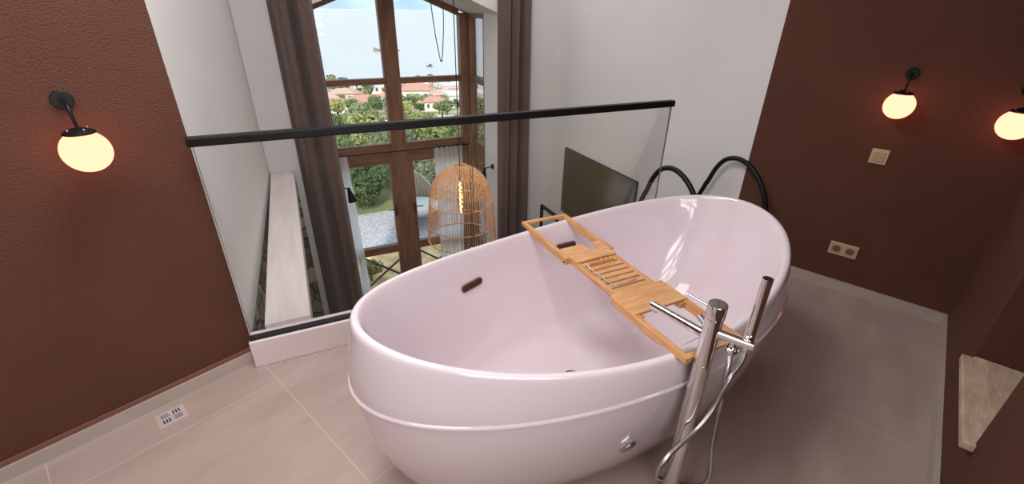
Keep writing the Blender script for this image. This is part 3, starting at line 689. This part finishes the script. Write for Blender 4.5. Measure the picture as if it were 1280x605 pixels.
# hedge and shrubs at the edge of the gravel
i = 0
for az, d, r, h, k in ((-2.4, 9.9, .74, 1.2, 'olive'), (6.6, 9.9, .74, 1.2, 'green'), (15.6, 9.9, .74, 1.4, 'olive'), (24.6, 9.9, .74, 1.25, 'olive'), (2.1, 11.2, .78, 1.55, 'green'), (11.1, 11.2, .78, 1.65, 'olive'), (20.1, 11.2, .78, 1.6, 'green'), (29.1, 11.2, .78, 1.5, 'green')):
    tree(k, polar(az, d), r, h, 'dusty %s shrub in the row edging the gravel terrace' % ('grey-green' if k == 'olive' else 'green'), 'shrubs edging the gravel', 'garden_shrub', 5200, .05)
tree('yellow', polar(5.2, 6.55), .24, .42, 'low yellow-green plant just outside the left door beside the railing', None, 'garden_plant', 700, .12)
for az, d, r, h, k in ((-3.6, 16.2, 1.2, 3.6, 'yellow'), (4.2, 16.6, 1.15, 3.5, 'yellow'), (11.8, 16.4, 1.1, 3.3, 'yellow'), (19.8, 16.3, 1.15, 3.5, 'olive'), (27.5, 17, 1.2, 3.6, 'olive'), (.5, 20.5, 1.4, 3.9, 'green'), (8.0, 20, 1.3, 3.9, 'green'), (15.8, 20.4, 1.4, 3.6, 'yellow'), (23.6, 20.6, 1.4, 3.9, 'green'),
    (2.5, 29, 2.1, 5.2, 'green'), (11.3, 28, 2.0, 4.6, 'green'), (20, 29, 2.1, 4.6, 'green'), (6.8, 34, 2.3, 5.4, 'yellow'), (15.4, 35, 2.3, 4.8, 'yellow'), (24, 35, 2.4, 5.0, 'olive'), (3.4, 43, 2.6, 5.4, 'yellow'), (10.6, 44, 2.6, 4.8, 'green'), (18.6, 43, 2.4, 4.4, 'olive'), (7, 54, 2.8, 5.6, 'green'), (14, 56, 2.8, 4.8, 'yellow'), (21, 54, 2.8, 5, 'green')):
    tree(k, polar(az, d), r, h, {'yellow': 'yellow-green', 'green': 'deep green', 'olive': 'grey-green'}[k]+' tree on the slope just below the terrace', 'trees below the terrace', 'leafy_tree', 2600, .075)
taken = []
def free(p, r):
    if any((p.xy-q.xy).length < r+w for q, w in taken): return False
    taken.append((p, r)); return True
for az, d, w in ((13.4, 205, 8.5), (5.0, 212, 6), (9.0, 250, 7), (7.0, 165, 4.5)): taken.append((polar(az, d), w))
for az, d, s in ((2.6, 292, 4.2), (3.9, 285, 5), (5.2, 300, 3.5), (4.4, 250, 4.5), (7.8, 235, 4), (13.6, 300, 3.6), (15, 310, 3.6), (21, 280, 4)):
    if free(polar(az, d), s): tree('olive', polar(az, d), s, s*1.55, 'dark tree by the shore in front of the sea', 'trees by the shore', 'shore_tree', 900, .12)
# houses: one of each kind with parts, then copies
def house(w, d, h, wall, roof, flat, label, name, group):
    t = thing(name, label, 'house', (0, 0, 0), 0, group)
    MB().box(-w/2, w/2, -d/2, d/2, -3, h).build('walls', wall, t)
    if flat: MB().box(-w/2-.3, w/2+.3, -d/2-.3, d/2+.3, h, h+.5).build('roof', wall, t)
    else:
        rh = h*.42; o = .6
        vs = [(-w/2-o, -d/2-o, h), (w/2+o, -d/2-o, h), (w/2+o, d/2+o, h), (-w/2-o, d/2+o, h), (-w/4, 0, h+rh), (w/4, 0, h+rh)]
        m = MB(); m.add(vs, [(0, 1, 5, 4), (1, 2, 5), (2, 3, 4, 5), (3, 0, 4), (0, 3, 2, 1)]); m.build('roof', roof, t)
    for x in (-w*.3, 0, w*.3): MB().box(x-w*.06, x+w*.06, -d/2-.05, -d/2+.2, h*.35, h*.75).build('house_window', WINDARK, t)
    return t
hp_ = [house(12, 9, 5.5, HOUSEW, ROOFR, False, 'white house with terracotta hipped roof, largest one seen right of the window mullion', 'town_house', 'houses of the town'),
       house(9, 7, 4.2, HOUSEP, ROOFP, False, 'small cream house with pale terracotta roof in the town', 'town_house', 'houses of the town'),
       house(10, 8, 4.5, HOUSEW, ROOFP, True, 'white flat-roofed building in the town', 'flat_roof_house', 'houses of the town'),
       house(6, 5, 3.0, HOUSEW, ROOFR, False, 'little white house with red roof in the town', 'town_house', 'houses of the town')]
def put(t, az, d, rz): t.location = polar(az, d); t.rotation_euler = (0, 0, math.radians(rz)); return t
put(hp_[0], 13.4, 205, -14); put(hp_[1], 5.0, 212, -8); put(hp_[2], 9.0, 250, -20); put(hp_[3], 7.0, 165, 10)
SZ = {1: 6, 2: 6.6, 3: 4.2}
for az, d, k in ((10.6, 185, 3), (16.4, 190, 1), (2.6, 215, 3), (7.4, 200, 3), (4.2, 160, 3), (15.4, 150, 3), (17.5, 240, 2), (20, 200, 2)):
    if free(polar(az, d), SZ[k]): put(copy_tree(hp_[k]), az, d, R.uniform(-30, 20))
for j in range(700):
    if j > 330 and len(taken) > 165: break
    az = R.uniform(0, 30); d = math.sqrt(R.uniform(165**2, 305**2))
    if abs(az-13.4) < 2.6 and 110 < d < 212: continue
    k = R.choice([1, 2, 2, 3, 3, 3, 2]); rz_ = R.uniform(-40, 30)
    if len(taken) < 66:
        if free(polar(az, d), SZ[k]): put(copy_tree(hp_[k]), az, d, rz_)
    else:
        d = R.uniform(100, 300); kk = R.choice(['green', 'olive', 'green', 'yellow']); sz = R.uniform(1.8, 3.2)
        if free(polar(az, d), sz): tree(kk, polar(az, d), sz, sz*1.6, {'yellow': 'yellow-green', 'green': 'green', 'olive': 'grey-green'}[kk]+' tree standing among the houses of the town', 'trees in the town', 'town_tree', 700, .12)
# boats
def boat(p, L, hull, label, cabin, rz, name):
    t = thing(name, label, 'boat', p, rz); m = MB(); rs = []
    for k in range(11):
        f = k/10; x = -L/2+L*f; wv = L*.13*max(.03, math.sin(PI*min(1, .16+f*.9))**.6 if f < .95 else .05); sh = L*(.05+.16*max(0, .35-f)**1.2*2+.05*max(0, f-.7))
        rs.append([Vector((x, -wv, sh)), Vector((x*(.96), -wv*.55, -.3)), Vector((x*(.96), wv*.55, -.3)), Vector((x, wv, sh))])
    m.loft(rs, True, True, False); m.build('hull', hull, t)
    MB().box(-L*.16, L*.30, -L*.08, L*.08, L*.04, L*.05+cabin).box(-L*.02, L*.22, -L*.06, L*.06, L*.05+cabin, L*.05+cabin*1.8).build('cabin', hull, t, bevel=.15)
    if L > 15:
        for x in (-L*.2, L*.12): MB().tube([(x, 0, L*.05), (x, 0, L*.30)], .14, 6).build('mast', BOATH, t)
    return t
boat(polar(10.4, 575, -41.9), 30, BOATH, 'long tan boat out on the sea behind the window mullion', 2.6, math.radians(-12), 'tour_boat')
boat(polar(15.1, 415, -41.9), 6.5, BOATB, 'small blue boat on the sea right of the mullion', 1.0, math.radians(20), 'motor_boat')
# railing with crossed bars, outside the doors
xr = thing('crossed_bar_railing', 'low dark metal railing with crossed bars outside the doors', 'railing', (.2, 6.1, LOW))
MB().box(-.6, 2.6, -.018, .018, .68, .715).build('top_rail', IRON, xr); MB().box(-.6, 2.6, -.012, .012, .08, .105).build('bottom_rail', IRON, xr)
for k in range(5):
    x = -.55+k*.78; MB().box(x-.014, x+.014, -.014, .014, 0, .70).build('post', IRON, xr)
    if k < 4:
        for a, b in ((.10, .69), (.69, .10)):
            MB().tube([(x, 0, a), (x+.78, 0, b)], .016, 8).build('cross_bar', IRON, xr)
# wicker chair on the gravel
wc = thing('wicker_chair', 'pale rounded wicker chair on the gravel outside the right door', 'chair', (1.86, 8.3, LOW), .3)
m = MB()
for k in range(40):
    a = -.25+ (PI+.5)*k/39; m.tube(smooth_path([(.40*math.cos(a), .40*math.sin(a), .05), (.44*math.cos(a), .44*math.sin(a), .40), (.40*math.cos(a), .42*math.sin(a), .40+.5*max(0, math.sin(a))+.12)], 5), .012, 6)
for z, r in ((.05, .40), (.22, .42), (.40, .44)): m.tube([(r*math.cos(-.25+(PI+.5)*k/20), r*math.sin(-.25+(PI+.5)*k/20), z) for k in range(21)], .014, 6)
m.tube([(.41*math.cos(-.25+(PI+.5)*k/20), .42*math.sin(-.25+(PI+.5)*k/20), .52+.5*max(0, math.sin(-.25+(PI+.5)*k/20))) for k in range(21)], .02, 8)
m.build('wicker_frame', pbr('pale wicker', lin((196, 176, 150)), .8, var=.15, vscale=30), wc)
MB().lathe([(.36, .36), (.39, .40), (.38, .46), (.3, .48)], None, 28).build('seat_cushion', pbr('cushion', lin((220, 214, 206)), .9, var=.05), wc)

# ------------------------------------------------------------------ light
wd = bpy.data.worlds.new('World'); S.world = wd; wd.use_nodes = True
nt = wd.node_tree; nt.nodes.clear()
o = nt.nodes.new('ShaderNodeOutputWorld'); b = nt.nodes.new('ShaderNodeBackground'); tc = nt.nodes.new('ShaderNodeTexCoord'); sp_ = nt.nodes.new('ShaderNodeSeparateXYZ'); rp = nt.nodes.new('ShaderNodeValToRGB')
rp.color_ramp.elements[0].position = .0; rp.color_ramp.elements[0].color = (.88, .89, .90, 1); rp.color_ramp.elements[1].position = .6; rp.color_ramp.elements[1].color = (.52, .68, .88, 1)
nt.links.new(tc.outputs['Generated'], sp_.inputs[0]); nt.links.new(sp_.outputs[2], rp.inputs[0]); nt.links.new(rp.outputs[0], b.inputs[0]); nt.links.new(b.outputs[0], o.inputs[0]); b.inputs[1].default_value = 1.6
def light(name, typ, loc, rot, energy, col=(1, 1, 1), **kw):
    l = bpy.data.lights.new(name, typ); l.energy = energy; l.color = col
    for k, v in kw.items(): setattr(l, k, v)
    ob = bpy.data.objects.new(name, l); COL.objects.link(ob); ob.location = loc; ob.rotation_euler = rot; return ob
light('sun', 'SUN', (0, 0, 20), Euler((math.radians(48), 0, math.radians(-25))), 3.4, (1, .95, .88), angle=.05)
light('platform_fill', 'AREA', W(-.45, .70, CEIL-.02), (0, 0, TH), 28, (1, .96, .96), shape='RECTANGLE', size=1.5, size_y=1.1)  # added area fill that brightens the platform, not a lamp of the room
for k in range(4):          # light strips added for fill and tub reflections, above the balustrade's left end
    light('overhead_fill_strip', 'AREA', (-.14+.17*k, 1.55, CEIL-.02), (0, 0, .1), 8.5, (1, .985, 1), shape='RECTANGLE', size=.12, size_y=.8)
light('pendant_bulb', 'POINT', (PX, PY, -.05), (0, 0, 0), 3.5, (1, .72, .45), shadow_soft_size=.03)
# window with a slatted blind in the right wall, beside the photographer
w4 = bpy.data.objects.new('window_4', None); COL.objects.link(w4); struct(w4, 'side window with slatted blind beside the photographer', 'window'); w4.location = W(.05, RW, 0); w4.rotation_euler = (0, 0, TH)
for a in ((-.68, .68, .84, .89), (-.68, .68, 1.81, 1.86), (-.68, -.63, .89, 1.81), (.63, .68, .89, 1.81)): MB().box(a[0], a[1], 0, .035, a[2], a[3]).build('window_frame', FRAMEW, w4, bevel=.004)
for k in range(5):
    light('side_window_slit', 'AREA', W(.05, RW+.02, .98+.185*k), Euler((PI/2, 0, TH)), 3.0, (1, .985, 1), shape='RECTANGLE', size=1.22, size_y=.10)
    MB().box(-.63, .63, .005, .03, 1.045+.185*k, 1.10+.185*k).build('blind_slat', WHITE, w4) if k < 4 else None
light('living_fill', 'AREA', (1.5, 3.75, CEIL-.02), (0, 0, 0), 15, (1, .98, .97), shape='RECTANGLE', size=1.4, size_y=.8)  # unseen fill added to brighten the white walls of the lower room
light('living_fill', 'AREA', (.4, 3.3, CEIL-.02), (0, 0, 0), 3.5, (.97, .98, 1), shape='RECTANGLE', size=.9, size_y=.8)  # weaker added fill on the left white wall's side

# ------------------------------------------------------------------ camera
p, r = .474036, .0172141; yaw = 1.13167508
h = Vector((math.cos(yaw), math.sin(yaw), 0)); z = Vector((0, 0, 1)); fw = h*math.cos(p)-z*math.sin(p); rt = Vector((math.sin(yaw), -math.cos(yaw), 0)); up = rt.cross(fw)
R0 = math.cos(r)*rt+math.sin(r)*up; U0 = -math.sin(r)*rt+math.cos(r)*up
cam = bpy.data.cameras.new('Camera'); co = bpy.data.objects.new('Camera', cam); COL.objects.link(co)
Mx = Matrix.Identity(4)
for i in range(3): Mx[i][0] = R0[i]; Mx[i][1] = U0[i]; Mx[i][2] = -fw[i]
Mx.translation = Vector((0, 0, 1.5)); co.matrix_world = Mx
cam.sensor_fit = 'HORIZONTAL'; cam.sensor_width = 36; cam.lens = 564.06*36/1280; cam.clip_start = .02; cam.clip_end = 80000
S.camera = co
S.view_settings.view_transform = 'Standard'; S.view_settings.look = 'None'; S.view_settings.gamma = 1; S.view_settings.exposure = 0.0; S.view_settings.use_curve_mapping = False
S.cycles.use_denoising = True; S.cycles.max_bounces = 10; S.cycles.transparent_max_bounces = 24; S.cycles.caustics_reflective = False
S.cycles.sample_clamp_indirect = 6
